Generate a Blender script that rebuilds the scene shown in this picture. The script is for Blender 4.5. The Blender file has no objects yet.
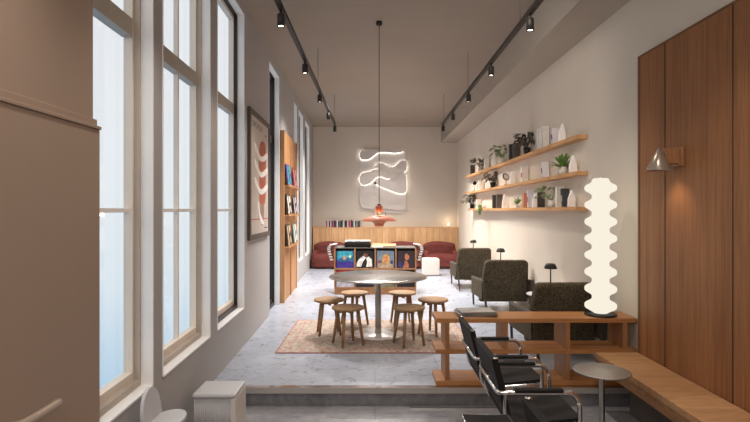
import bpy, bmesh, math, random
from mathutils import Vector, Matrix
random.seed(7)
PI = math.pi
F = 510.0; CX = 375.0; CY = 210.0; H = 1.5
col = bpy.context.scene.collection
def at(px, py, Y):
    return Vector(((px-CX)*Y/F, Y, H-(py-CY)*Y/F))

# ------------------------------------------------------------------ materials
_m = {}
def s2l(c):
    return tuple(((v/255.0)/12.92 if v/255.0 <= .04045 else ((v/255.0+.055)/1.055)**2.4) for v in c)
def newmat(name):
    m = bpy.data.materials.new(name); m.use_nodes = True
    nt = m.node_tree; nt.nodes.clear()
    out = nt.nodes.new('ShaderNodeOutputMaterial'); b = nt.nodes.new('ShaderNodeBsdfPrincipled')
    nt.links.new(b.outputs[0], out.inputs[0])
    return m, nt, b
def coords(nt, scale=(1,1,1), kind='Object', loc=(0,0,0)):
    tc = nt.nodes.new('ShaderNodeTexCoord'); mp = nt.nodes.new('ShaderNodeMapping')
    nt.links.new(tc.outputs[kind], mp.inputs[0]); mp.inputs['Scale'].default_value = scale
    mp.inputs['Location'].default_value = loc
    return mp.outputs[0]
def ramp(nt, fac, stops):
    r = nt.nodes.new('ShaderNodeValToRGB'); nt.links.new(fac, r.inputs[0])
    el = r.color_ramp.elements
    while len(el) < len(stops): el.new(.5)
    for e, (p, c) in zip(el, stops): e.position = p; e.color = (*c, 1)
    return r.outputs[0]
def noise(nt, vec, scale, detail=4, rough=.5, dist=0):
    n = nt.nodes.new('ShaderNodeTexNoise'); nt.links.new(vec, n.inputs['Vector'])
    n.inputs['Scale'].default_value = scale; n.inputs['Detail'].default_value = detail
    n.inputs['Roughness'].default_value = rough; n.inputs['Distortion'].default_value = dist
    return n.outputs['Fac']
def bump(nt, b, h, s, d=.01):
    bp = nt.nodes.new('ShaderNodeBump'); nt.links.new(h, bp.inputs['Height'])
    bp.inputs['Strength'].default_value = s; bp.inputs['Distance'].default_value = d
    nt.links.new(bp.outputs[0], b.inputs['Normal'])
def mixc(nt, fac, a, b, mode='MIX'):
    m = nt.nodes.new('ShaderNodeMix'); m.data_type = 'RGBA'; m.blend_type = mode
    if isinstance(fac, float): m.inputs[0].default_value = fac
    else: nt.links.new(fac, m.inputs[0])
    for i, v in ((6, a), (7, b)):
        if isinstance(v, tuple): m.inputs[i].default_value = (*v, 1)
        else: nt.links.new(v, m.inputs[i])
    return m.outputs[2]
def plain(name, rgb, rough=.5, metal=0, var=.12, scale=6, bmp=0, emit=0, spec=.5):
    """procedural base: two close tones mixed by noise"""
    if name in _m: return _m[name]
    m, nt, b = newmat(name); c = s2l(rgb)
    v = coords(nt)
    f = noise(nt, v, scale)
    nt.links.new(ramp(nt, f, [(.3, tuple(x*(1-var) for x in c)), (.7, tuple(min(1, x*(1+var)) for x in c))]), b.inputs['Base Color'])
    b.inputs['Roughness'].default_value = rough; b.inputs['Metallic'].default_value = metal
    b.inputs['Specular IOR Level'].default_value = spec
    if bmp: bump(nt, b, noise(nt, v, scale*12, 3), bmp, .004)
    if emit:
        b.inputs['Emission Color'].default_value = (*c, 1); b.inputs['Emission Strength'].default_value = emit
    _m[name] = m; return m
def wood(name, c1, c2, grain=(30,30,1.2), plank=None, rough=.45, gap=0.0):
    """grain: mapping scale, long direction has the small number. plank=(axis,width): tone changes board by board"""
    if name in _m: return _m[name]
    m, nt, b = newmat(name); a, d = s2l(c1), s2l(c2)
    v = coords(nt, grain)
    f1 = noise(nt, v, 1.0, 6, .65, .6)
    base = ramp(nt, f1, [(.25, a), (.5, tuple((x+y)/2 for x, y in zip(a, d))), (.75, d)])
    v2 = coords(nt, tuple(g*5 for g in grain))
    f2 = noise(nt, v2, 1.0, 2, .6)
    base = mixc(nt, .28, base, ramp(nt, f2, [(.35, tuple(x*.7 for x in a)), (.65, tuple(min(1, x*1.15) for x in d))]))
    if plank:
        ax, w = plank
        tc = nt.nodes.new('ShaderNodeTexCoord'); sp = nt.nodes.new('ShaderNodeSeparateXYZ')
        nt.links.new(tc.outputs['Object'], sp.inputs[0])
        dv = nt.nodes.new('ShaderNodeMath'); dv.operation = 'DIVIDE'; nt.links.new(sp.outputs[ax], dv.inputs[0]); dv.inputs[1].default_value = w
        fl = nt.nodes.new('ShaderNodeMath'); fl.operation = 'FLOOR'; nt.links.new(dv.outputs[0], fl.inputs[0])
        wn = nt.nodes.new('ShaderNodeTexWhiteNoise'); wn.noise_dimensions = '1D'; nt.links.new(fl.outputs[0], wn.inputs['W'])
        base = mixc(nt, 1.0, base, ramp(nt, wn.outputs['Value'], [(0, (.78,.75,.72)), (1, (1.0,1.0,1.0))]), 'MULTIPLY')
        if gap:
            fr = nt.nodes.new('ShaderNodeMath'); fr.operation = 'FRACT'; nt.links.new(dv.outputs[0], fr.inputs[0])
            gt = nt.nodes.new('ShaderNodeMath'); gt.operation = 'LESS_THAN'; nt.links.new(fr.outputs[0], gt.inputs[0]); gt.inputs[1].default_value = gap
            base = mixc(nt, gt.outputs[0], base, tuple(x*.35 for x in a))
    nt.links.new(base, b.inputs['Base Color']); b.inputs['Roughness'].default_value = rough
    b.inputs['Specular IOR Level'].default_value = .35
    bump(nt, b, f1, .12, .003)
    _m[name] = m; return m
def wallm(name, rgb, var=.04):
    m, nt, b = newmat(name); c = s2l(rgb); v = coords(nt)
    f = noise(nt, v, .8, 6, .6)
    nt.links.new(ramp(nt, f, [(.3, tuple(x*(1-var) for x in c)), (.7, tuple(x*(1+var) for x in c))]), b.inputs['Base Color'])
    b.inputs['Roughness'].default_value = .85; b.inputs['Specular IOR Level'].default_value = .2
    bump(nt, b, noise(nt, v, 60, 3), .06, .002)
    return m
def concrete(name, lo, hi, rough=.35, tile=1.2):
    m, nt, b = newmat(name); v = coords(nt, (1, 1, 1))
    f = noise(nt, v, 1.6, 10, .65, .6); f2 = noise(nt, v, 7, 12, .8, .7)
    a, c = s2l(lo), s2l(hi)
    base = ramp(nt, f, [(.32, a), (.52, tuple((x+y)/2 for x, y in zip(a, c))), (.68, c)])
    base = mixc(nt, .45, base, ramp(nt, f2, [(.38, tuple(x*.74 for x in a)), (.5, tuple((x+y)/2 for x, y in zip(a, c))), (.62, tuple(min(1, x*1.08) for x in c))]))
    base = mixc(nt, .3, base, ramp(nt, noise(nt, coords(nt, (14, 40, 14)), 1, 8, .8), [(.4, tuple(x*.6 for x in a)), (.6, c)]))
    br = nt.nodes.new('ShaderNodeTexBrick'); nt.links.new(coords(nt, (1/tile, 1/tile, 1)), br.inputs['Vector'])
    br.inputs['Color1'].default_value = (1,1,1,1); br.inputs['Color2'].default_value = (.93,.93,.94,1); br.inputs['Mortar'].default_value = (.72,.72,.74,1)
    br.inputs['Scale'].default_value = 1; br.inputs['Mortar Size'].default_value = .004; br.inputs['Brick Width'].default_value = 1; br.inputs['Row Height'].default_value = .5
    base = mixc(nt, 1.0, base, br.outputs['Color'], 'MULTIPLY')
    nt.links.new(base, b.inputs['Base Color'])
    nt.links.new(ramp(nt, f2, [(.3, (rough*.8,)*3), (.7, (rough*1.4,)*3)]), b.inputs['Roughness'])
    bump(nt, b, f2, .12, .003)
    return m
def fabric(name, c1, c2, scale=160, bmp=.6, rough=.95):
    if name in _m: return _m[name]
    m, nt, b = newmat(name); v = coords(nt)
    f = noise(nt, v, scale, 3, .7); g = noise(nt, v, 7, 3)
    base = ramp(nt, f, [(.35, s2l(c1)), (.65, s2l(c2))])
    base = mixc(nt, 1.0, base, ramp(nt, g, [(.3, (.8,.8,.8)), (.7, (1,1,1))]), 'MULTIPLY')
    nt.links.new(base, b.inputs['Base Color']); b.inputs['Roughness'].default_value = rough; b.inputs['Specular IOR Level'].default_value = .1
    bump(nt, b, f, bmp, .006)
    _m[name] = m; return m
def emis(name, rgb, strength):
    m = bpy.data.materials.new(name); m.use_nodes = True; nt = m.node_tree; nt.nodes.clear()
    out = nt.nodes.new('ShaderNodeOutputMaterial'); e = nt.nodes.new('ShaderNodeEmission')
    e.inputs[0].default_value = (*s2l(rgb), 1); e.inputs[1].default_value = strength
    nt.links.new(e.outputs[0], out.inputs[0]); return m

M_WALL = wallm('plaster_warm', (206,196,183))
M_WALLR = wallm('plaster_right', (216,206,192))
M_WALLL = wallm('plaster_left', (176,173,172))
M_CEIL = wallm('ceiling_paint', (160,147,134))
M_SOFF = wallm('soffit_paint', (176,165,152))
M_DOORW = wallm('door_paint', (168,149,134))
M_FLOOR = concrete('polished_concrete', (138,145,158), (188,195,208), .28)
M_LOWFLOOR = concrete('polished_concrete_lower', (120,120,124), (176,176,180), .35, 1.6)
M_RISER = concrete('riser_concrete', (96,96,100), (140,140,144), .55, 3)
M_WHITE = plain('white_paint', (246,245,244), .5, var=.03)
M_WAVE = plain('wave_panel_grey', (208,200,194), .6, var=.02)
M_TAUPE = plain('taupe_frame_paint', (186,176,164), .5, var=.05)
M_CREAM = plain('cream_sash_paint', (236,224,210), .5, var=.03)
M_DARKFR = plain('dark_window_frame', (42,38,36), .45)
M_PANEL = wood('oak_wall_panel', (120,78,48), (178,124,80), (26,26,.55), (1,.21), .5)
M_BENCH = wood('oak_bench_top', (152,110,74), (208,164,120), (1.6,22,22), (1,.5), .4)
M_BENCHF = wood('oak_bench_front', (122,86,58), (172,128,90), (26,3,20), (1,.22), .5)
M_SHELF = wood('oak_shelf', (176,126,80), (222,174,122), (26,1.4,26), None, .45)
M_CASE = wood('oak_bookcase', (148,98,58), (192,138,88), (1.4,24,24), None, .42)
M_CASEV = wood('oak_bookcase_upright', (134,92,58), (176,128,84), (24,24,1.4), None, .42)
M_HEAD = wood('oak_headboard', (184,142,100), (236,194,148), (24,24,.9), (0,.17), .5, .03)
M_DISP = wood('oak_display', (170,122,80), (214,164,116), (24,24,.9), (1,.12), .5, .06)
M_CAB = wood('oak_cabinet', (136,92,60), (182,134,94), (14,14,2), None, .5)
M_STOOL = wood('oak_stool', (132,102,72), (182,146,108), (6,22,22), None, .5)
M_STOOLL = wood('oak_stool_leg', (124,92,62), (170,132,94), (24,24,2.2), None, .5)
M_CHROME = plain('polished_chrome', (222,220,218), .22, 1, .02)
M_STEEL = plain('brushed_steel', (190,188,184), .22, 1, .05, 30)
M_STEELT = plain('satin_grey_metal', (160,154,149), .42, .75, .04, 20)
M_BLACK = plain('black_metal', (34,32,31), .4, .3)
M_BLEATH = plain('black_leather', (20,19,19), .6, 0, .2, 8, .15, spec=.25)
M_TRACK = plain('track_black', (46,40,36), .5, .2)
M_BOUCLE = fabric('olive_boucle', (40,35,27), (114,103,85), 80)
M_DGREEN = plain('dark_stained_frame', (62,54,44), .5)
M_BURG = fabric('burgundy_fabric', (88,46,43), (128,70,66), 60, .3, .85)
M_TERRA = plain('terracotta_enamel', (210,122,86), .4)
M_POUF = plain('white_felt', (222,218,212), .9, 0, .03, 20, .2)
M_GREYPL = plain('light_grey_plastic', (196,196,199), .45, 0, .03)
M_CER = plain('white_ceramic', (232,226,218), .4, 0, .02)
M_PAPER = plain('white_paper', (228,220,210), .7, 0, .03)
M_MIDGREY = plain('grey_stoneware', (150,140,130), .7)  # even mid grey for the lamp base and magazine pages
M_LEAFG = plain('green_leaf', (112,146,76), .5, 0, .35, 20)
M_LEAFD = plain('dark_leaf', (88,80,66), .5, 0, .4, 20)
M_LEAFL = plain('pale_leaf', (140,158,118), .5, 0, .3, 20)
M_STRIP = emis('warm_white_led', (255,248,238), 6)
M_LENS = emis('spot_lens', (255,240,215), 14)
M_TOTEM = emis('totem_glass', (255,246,226), .95)
M_GLOW = emis('candle_glow', (255,232,190), 9)

# glass
def glassm():
    m = bpy.data.materials.new('window_glass'); m.use_nodes = True; nt = m.node_tree; nt.nodes.clear()
    out = nt.nodes.new('ShaderNodeOutputMaterial'); t = nt.nodes.new('ShaderNodeBsdfTransparent'); g = nt.nodes.new('ShaderNodeBsdfGlossy')
    g.inputs['Roughness'].default_value = .05; t.inputs[0].default_value = (.97,.985,1,1)
    mx = nt.nodes.new('ShaderNodeMixShader'); mx.inputs[0].default_value = .06
    nt.links.new(t.outputs[0], mx.inputs[1]); nt.links.new(g.outputs[0], mx.inputs[2]); nt.links.new(mx.outputs[0], out.inputs[0]); return m
M_GLASS = glassm()

# ------------------------------------------------------------------ mesh builder
class MB:
    def __init__(s): s.bm = bmesh.new()
    def _faces(s, before, mi, smooth):
        for f in s.bm.faces:
            if f.index == -1 or f not in before:
                pass
    def hexa(s, P, mi=0):
        v = [s.bm.verts.new(p) for p in P]
        for q in ((0,3,2,1),(4,5,6,7),(0,1,5,4),(1,2,6,5),(2,3,7,6),(3,0,4,7)):
            f = s.bm.faces.new([v[i] for i in q]); f.material_index = mi
        return s
    def box(s, x0, y0, z0, x1, y1, z1, mi=0, tr=None):
        P = [Vector(p) for p in ((x0,y0,z0),(x1,y0,z0),(x1,y1,z0),(x0,y1,z0),(x0,y0,z1),(x1,y0,z1),(x1,y1,z1),(x0,y1,z1))]
        if tr: P = [tr @ p for p in P]
        return s.hexa(P, mi)
    def bar(s, a, b, w, d, mi=0, up=Vector((0,0,1)), w2=None, d2=None):
        a, b = Vector(a), Vector(b); z = (b-a).normalized()
        if abs(z.dot(up)) > .99: up = Vector((0,1,0))
        x = z.cross(up).normalized(); y = x.cross(z).normalized()
        w2 = w if w2 is None else w2; d2 = d if d2 is None else d2
        P = [a-x*w/2-y*d/2, a+x*w/2-y*d/2, a+x*w/2+y*d/2, a-x*w/2+y*d/2, b-x*w2/2-y*d2/2, b+x*w2/2-y*d2/2, b+x*w2/2+y*d2/2, b-x*w2/2+y*d2/2]
        return s.hexa(P, mi)
    def tube(s, pts, r, n=10, mi=0, closed=False, radii=None):
        pts = [Vector(p) for p in pts]; rings = []; N = len(pts)
        t0 = (pts[1]-pts[0]).normalized(); up = Vector((0,0,1)) if abs(t0.z) < .9 else Vector((1,0,0))
        x = t0.cross(up).normalized()
        for i, p in enumerate(pts):
            if i == 0: t = pts[1]-pts[0]
            elif i == N-1: t = pts[-1]-pts[-2]
            else: t = (pts[i+1]-p).normalized()+(p-pts[i-1]).normalized()
            t.normalize(); x = (x-t*x.dot(t)).normalized(); y = t.cross(x)
            rr = radii[i] if radii else r
            rings.append([s.bm.verts.new(p+(x*math.cos(2*PI*k/n)+y*math.sin(2*PI*k/n))*rr) for k in range(n)])
        for a, b in zip(rings, rings[1:]):
            for k in range(n):
                f = s.bm.faces.new((a[k], a[(k+1)%n], b[(k+1)%n], b[k])); f.smooth = True; f.material_index = mi
        for r_, rev in ((rings[0], True), (rings[-1], False)):
            f = s.bm.faces.new(list(reversed(r_)) if rev else r_); f.material_index = mi
        return s
    def lathe(s, prof, c=(0,0,0), n=40, mi=0, smooth=True, tr=None):
        c = Vector(c); rings = []
        for r, z in prof:
            if r < 1e-5:
                p = c+Vector((0,0,z)); rings.append([s.bm.verts.new(tr @ p if tr else p)]); continue
            ring = []
            for k in range(n):
                p = c+Vector((r*math.cos(2*PI*k/n), r*math.sin(2*PI*k/n), z)); ring.append(s.bm.verts.new(tr @ p if tr else p))
            rings.append(ring)
        for a, b in zip(rings, rings[1:]):
            for k in range(n):
                if len(a) == 1 and len(b) == 1: continue
                if len(a) == 1: vs = (a[0], b[(k+1)%n], b[k])
                elif len(b) == 1: vs = (a[k], a[(k+1)%n], b[0])
                else: vs = (a[k], a[(k+1)%n], b[(k+1)%n], b[k])
                f = s.bm.faces.new(vs); f.smooth = smooth; f.material_index = mi
        return s
    def prism(s, poly, fn, d0, d1, mi=0, smooth=False):
        """poly of 2-D points; fn(u,v,d) -> world"""
        a = [s.bm.verts.new(fn(u, v, d0)) for u, v in poly]; b = [s.bm.verts.new(fn(u, v, d1)) for u, v in poly]; n = len(poly)
        for q in (list(reversed(a)), b):
            f = s.bm.faces.new(q); f.material_index = mi
        for k in range(n):
            f = s.bm.faces.new((a[k], a[(k+1)%n], b[(k+1)%n], b[k])); f.material_index = mi; f.smooth = smooth
        return s
    def sup(s, c, size, e=.35, nu=32, nv=18, mi=0, warp=None):
        """superellipsoid cushion"""
        sg = lambda w, m: math.copysign(abs(w)**m, w)
        rings = []
        for j in range(nv+1):
            v = -PI/2+PI*j/nv
            if j in (0, nv):
                p = Vector((0, 0, sg(math.sin(v), e)*size[2]/2)); p = warp(p) if warp else p
                rings.append([s.bm.verts.new(Vector(c)+p)]); continue
            ring = []
            for i in range(nu):
                u = 2*PI*i/nu
                p = Vector((sg(math.cos(v), e)*sg(math.cos(u), e)*size[0]/2, sg(math.cos(v), e)*sg(math.sin(u), e)*size[1]/2, sg(math.sin(v), e)*size[2]/2))
                if warp: p = warp(p)
                ring.append(s.bm.verts.new(Vector(c)+p))
            rings.append(ring)
        for a, b in zip(rings, rings[1:]):
            for k in range(nu):
                k2 = (k+1) % nu
                if len(a) == 1: vs = (a[0], b[k2], b[k])
                elif len(b) == 1: vs = (a[k], a[k2], b[0])
                else: vs = (a[k], a[k2], b[k2], b[k])
                f = s.bm.faces.new(vs); f.smooth = True; f.material_index = mi
        return s
    def build(s, name, mats, parent=None, bevel=0, loc=None, rot=None):
        bmesh.ops.recalc_face_normals(s.bm, faces=s.bm.faces)
        me = bpy.data.meshes.new(name); s.bm.to_mesh(me); s.bm.free()
        if not isinstance(mats, (list, tuple)): mats = [mats]
        for m in mats: me.materials.append(m)
        o = bpy.data.objects.new(name, me); col.objects.link(o)
        if parent: o.parent = parent
        if loc: o.location = loc
        if rot: o.rotation_euler = rot
        if bevel:
            b = o.modifiers.new('bevel', 'BEVEL'); b.width = bevel; b.segments = 2; b.limit_method = 'ANGLE'
        return o
def tag(o, label=None, cat=None, group=None, kind=None):
    if label: o['label'] = label
    if cat: o['category'] = cat
    if group: o['group'] = group
    if kind: o['kind'] = kind
    return o
def empty(name, loc=(0,0,0), rz=0, **k):
    o = bpy.data.objects.new(name, None); o.empty_display_size = .05; col.objects.link(o); o.location = loc; o.rotation_euler = (0,0,rz)
    return tag(o, **k)
def copy_tree(o, parent=None):
    c = o.copy(); col.objects.link(c); c.parent = parent
    for ch in list(o.children): copy_tree(ch, c)
    return c
def inst(proto, first, loc, rz=None, label=None):
    o = proto if first else copy_tree(proto)
    o.location = loc
    if rz is not None: o.rotation_euler = (0, 0, rz)
    if label: o['label'] = label
    return o
def S(o): o['kind'] = 'structure'; return o
def smoothpath(pts, n=6):
    """Catmull-Rom through pts"""
    P = [Vector(p) for p in pts]; P = [P[0]*2-P[1]]+P+[P[-1]*2-P[-2]]; out = []
    for i in range(1, len(P)-2):
        for k in range(n):
            t = k/n; a, b, c, d = P[i-1], P[i], P[i+1], P[i+2]
            out.append(.5*((2*b)+(c-a)*t+(2*a-5*b+4*c-d)*t*t+(3*b-a-3*c+d)*t**3))
    out.append(P[-2]); return out
def smooth2(poly, n=5):
    P = [Vector((u, v)) for u, v in poly]; N = len(P); out = []
    for i in range(N):
        a, b, c, d = P[i-1], P[i], P[(i+1)%N], P[(i+2)%N]
        for k in range(n):
            t = k/n; q = .5*((2*b)+(c-a)*t+(2*a-5*b+4*c-d)*t*t+(3*b-a-3*c+d)*t**3); out.append((q.x, q.y))
    return out

# ------------------------------------------------------------------ setting
XR = 2.24; YB = 13.97; ZC = 3.78; YS = 4.32; ZL = -.155; XFAR = -1.95
def wx(Y): return -1.277-.0304*Y
def W(Y, d, z): return Vector((wx(Y)-d, Y, z))
def wbox(mb, y0, y1, d0, d1, z0, z1, mi=0):
    return mb.hexa([W(y0,d1,z0), W(y0,d0,z0), W(y1,d0,z0), W(y1,d1,z0), W(y0,d1,z1), W(y0,d0,z1), W(y1,d0,z1), W(y1,d1,z1)], mi)
def slab(y0, y1, z0, z1):
    d = .16
    return MB().hexa([W(y0,d,z0), Vector((XR+.2,y0,z0)), Vector((XR+.2,y1,z0)), W(y1,d,z0), W(y0,d,z1), Vector((XR+.2,y0,z1)), Vector((XR+.2,y1,z1)), W(y1,d,z1)])
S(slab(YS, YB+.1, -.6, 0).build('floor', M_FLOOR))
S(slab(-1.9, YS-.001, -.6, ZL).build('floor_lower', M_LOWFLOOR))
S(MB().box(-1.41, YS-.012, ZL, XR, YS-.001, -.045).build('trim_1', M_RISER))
S(MB().box(-1.42, YS-.028, -.045, XR, YS+.0, .002).build('trim_2', plain('step_nosing', (176,172,168), .35, .1, .03)))
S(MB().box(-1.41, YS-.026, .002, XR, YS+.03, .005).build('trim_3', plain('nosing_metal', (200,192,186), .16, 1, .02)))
S(MB().box(.29, YS-.085, ZL, 1.04, YS-.06, ZL+.012).build('white_line_strip', M_CHROME))  # invented chrome strip, stands in for a white line on the lower floor
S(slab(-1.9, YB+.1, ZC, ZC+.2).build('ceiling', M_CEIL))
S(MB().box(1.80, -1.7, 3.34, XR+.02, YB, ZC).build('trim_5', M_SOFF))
S(MB().box(XFAR-.2, YB, -.1, XR+.2, YB+.25, ZC).build('wall_back', M_WALL))
S(MB().box(XR, -1.8, ZL-.1, XR+.25, YB+.1, ZC).build('wall_right', M_WALLR))
S(MB().box(XFAR-.2, -1.9, ZL-.1, XR+.2, -1.7, ZC).build('wall_front', M_WALL))
OPEN = [(2.15,3.155,.41,3.66), (3.30,4.36,.41,3.66), (4.57,5.64,.41,3.66), (7.20,8.09,0,3.60), (9.93,10.38,.41,3.60), (10.68,11.5,.41,3.60), (11.95,12.95,.41,3.60)]
wl = MB(); y = 2.0
for (a, b, z0, z1) in OPEN:
    wbox(wl, y, a, 0, .163, ZL-.1, ZC)
    if z0 > 0: wbox(wl, a, b, 0, .163, ZL-.1, z0)
    wbox(wl, a, b, 0, .163, z1, ZC); y = b
wbox(wl, y, YB+.1, 0, .163, ZL-.1, ZC)
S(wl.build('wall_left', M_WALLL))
for i, (a, b, z0, z1) in enumerate(OPEN):
    isdoor = z0 == 0
    root = S(empty('door_1' if isdoor else 'window_%d' % (i+1 if i < 3 else i), W((a+b)/2, .1, z0)))
    inv = Matrix.Translation(-root.location)
    def part(fn, name, mat, bev=0):
        mb = MB(); fn(mb); mb.bm.transform(inv); return mb.build(name, mat, root, bev)
    t = .012
    def cas(mb):
        wbox(mb, a, a+t, -.004, .07, z0, z1); wbox(mb, b-t, b, -.004, .07, z0, z1)
        wbox(mb, a, b, -.004, .07, z1-t, z1)
        if not isdoor: wbox(mb, a, b, -.004, .07, z0, z0+t)
    part(cas, 'casing', M_WHITE)
    dark = i >= 2
    fm = M_TAUPE if not dark else M_DARKFR
    w = .03
    def frame(mb):
        wbox(mb, a, a+w, .07, .15, z0, z1); wbox(mb, b-w, b, .07, .15, z0, z1)
        wbox(mb, a+w, b-w, .07, .15, z1-w, z1); wbox(mb, a+w, b-w, .07, .15, z0, z0+w+.02)
    part(frame, 'frame', fm)
    def sash(mb):
        q = w+.02
        wbox(mb, a+w, a+q, .105, .16, z0+w, z1-w); wbox(mb, b-q, b-w, .105, .16, z0+w, z1-w)
        wbox(mb, a+q, b-q, .105, .16, z1-w-.04, z1-w); wbox(mb, a+q, b-q, .105, .16, z0+w, z0+w+.07)
    part(sash, 'sash', M_CREAM if i < 3 else M_DARKFR)
    part(lambda mb: wbox(mb, a+w+.03, b-w-.03, .10, .165, 2.55, 2.66), 'transom', M_TAUPE if i < 3 else M_DARKFR)
    if i < 3: part(lambda mb: wbox(mb, a+w+.02, b-w-.02, .125, .16, 1.485, 1.51), 'glazing_bar', M_WHITE)
    if i in (1, 2):
        c = (a+b)/2+ (.12 if i == 1 else -.1)
        part(lambda mb: wbox(mb, c-.012, c+.012, .125, .16, z0+w, z1-w), 'mullion', M_CREAM)
    part(lambda mb: wbox(mb, a+w, b-w, .142, .146, z0+w, z1-w), 'pane', M_GLASS)
    if i >= 3:
        pass
# near-left wall block with door
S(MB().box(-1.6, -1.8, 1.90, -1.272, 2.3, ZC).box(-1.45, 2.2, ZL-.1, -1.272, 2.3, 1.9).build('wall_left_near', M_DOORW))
dr = S(empty('door_2', (-1.26, 1.2, ZL)))
MB().box(-.2, -3.0, 0, .02, 1.1, 2.015).build('leaf', M_DOORW, dr, .004)
MB().box(-.2, -3.0, 2.015, .028, 1.1, 2.03).box(-.2, -3.0, 2.03, .008, 1.1, 2.062).build('cornice', M_DOORW, dr, .003)
hd = MB().tube(smoothpath([(.02,.42,.965), (.055,.42,.965), (.075,.44,.955), (.08,.50,.94), (.082,.60,.937), (.083,.70,.94)], 5), .015, 12)
hd.lathe([(0,0),(.026,0),(.026,.008),(0,.008)], tr=Matrix.Translation((.02,.42,.965)) @ Matrix.Rotation(PI/2, 4, 'Y'))
hd.build('door_handle', plain('door_handle_satin', (200,184,170), .35, .5, .03), dr)
# right oak wall panelling and bench
pr = S(empty('wall_right_panelling', (2.22, 1.25, ZL)))
MB().box(-.03, -3, 0, .02, 2.99, 2.915).build('panel', M_PANEL, pr)
MB().box(-.034, 2.97, 0, .02, 2.995, 2.93).box(-.034, -3, 2.915, .02, 2.995, 2.93).build('edge_trim', wood('oak_edge_trim', (100,68,44), (136,96,64), (24,24,2)), pr)
for yy in (.205, -.0, 2.6, 1.87): 
    if yy: MB().box(-.033, yy-.004, 0, -.029, yy+.004, 2.915).build('joint', plain('panel_joint', (66,38,22), .7), pr)
bn = tag(empty('bench', (2.01, 1.25, ZL)), 'long cantilevered oak bench running along the oak wall panelling', 'bench')
MB().box(-.18, -2.9, .425, .173, 2.985, .473).build('bench_top', M_BENCH, bn, .004)
MB().box(-.178, -2.9, .355, -.155, 2.98, .425).box(-.155, 2.955, .355, .173, 2.98, .425).build('bench_apron', M_BENCHF, bn)
MB().box(.06, -2.9, 0, .165, 2.9, .425).build('bench_support', plain('bench_plinth_grey', (92,84,78), .8), bn)

# ------------------------------------------------------------------ tracks and spots
def spot_head():
    r = tag(empty('track_spotlight'), 'x', 'spotlight', 'spotlights along the two ceiling tracks')
    MB().lathe([(0,0),(.012,0),(.012,-.04),(0,-.04)]).build('stem', M_TRACK, r)
    MB().lathe([(0,-.035),(.03,-.035),(.033,-.04),(.033,-.14),(.027,-.14),(.027,-.128),(0,-.128)]).build('housing', M_TRACK, r)
    MB().lathe([(0,-.130),(.025,-.130),(.025,-.1305),(0,-.1305)]).build('lens', M_LENS, r)
    return r
sp = spot_head(); first = True
ordn = ['nearest', 'second nearest', 'third', 'fourth', 'farthest']
for side, X, Ys in (('left', -.80, [4.34,5.83,7.38,8.76,10.15]), ('right', 1.35, [4.44,5.93,7.36,8.83,10.1])):
    t = tag(empty('ceiling_track', (X, 0, 3.2)), 'long black lighting track hung below the ceiling on the %s, %s' % (side, 'over the window side' if side == 'left' else 'beside the soffit'), 'lighting track')
    MB().box(-.02, -1.6, 0, .02, 10.22, .04).build('rail', M_TRACK, t)
    for yy in ((10.05, 7.15, 4.3, 1.4) if side == 'left' else (10.0, 7.4, 4.75, 1.9)):
        MB().tube([(0, yy, .04), (0, yy, .58)], .0035, 6).build('suspension_wire', plain('grey_wire', (90,82,76), .5), t)
    for k, yy in enumerate(Ys):
        inst(sp, first, (X, yy, 3.2), None, '%s black cylinder spotlight on the %s ceiling track' % (ordn[k], side)); first = False

# ------------------------------------------------------------------ pendant
pd = tag(empty('pendant_lamp', (.05, 6.18, 1.31)), 'terracotta layered pendant lamp hanging over the round steel table', 'pendant lamp')
MB().tube([(0,0,.27), (0,0,2.47)], .0045, 8).build('cord', M_BLACK, pd)
MB().lathe([(0,2.47),(.04,2.47),(.035,2.43),(.008,2.425),(0,2.425)]).build('ceiling_rose', M_BLACK, pd)
MB().lathe([(0,.262),(.02,.262),(.022,.245),(0,.245)]).build('cord_grip', M_BLACK, pd)
MB().lathe([(0,.245),(.036,.245),(.044,.235),(.044,.165),(.040,.165),(.036,.235),(0,.238)]).build('cap', M_TERRA, pd)
MB().lathe([(.075,.122),(.14,.105),(.215,.062),(.216,.056),(.14,.098),(.075,.115),(.075,.122)]).build('shade', M_TERRA, pd)
MB().lathe([(.100,.060),(.085,.045),(.060,.022),(.058,.022),(.080,.045),(.096,.060),(.100,.060)]).lathe([(.06,.022),(.058,.0),(.045,-.01),(.043,-.008),(.054,.004),(.056,.022)]).build('lower_shade', M_TERRA, pd)
for k in range(3):
    a = 2*PI*k/3+.3
    MB().tube([(.075*math.cos(a), .075*math.sin(a), .04), (.085*math.cos(a), .085*math.sin(a), .15)], .004, 6).build('strut', M_BLACK, pd)
MB().lathe([(0,.165),(.008,.165),(.008,.03),(0,.03)], n=12).build('stem', M_STEELT, pd)

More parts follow.
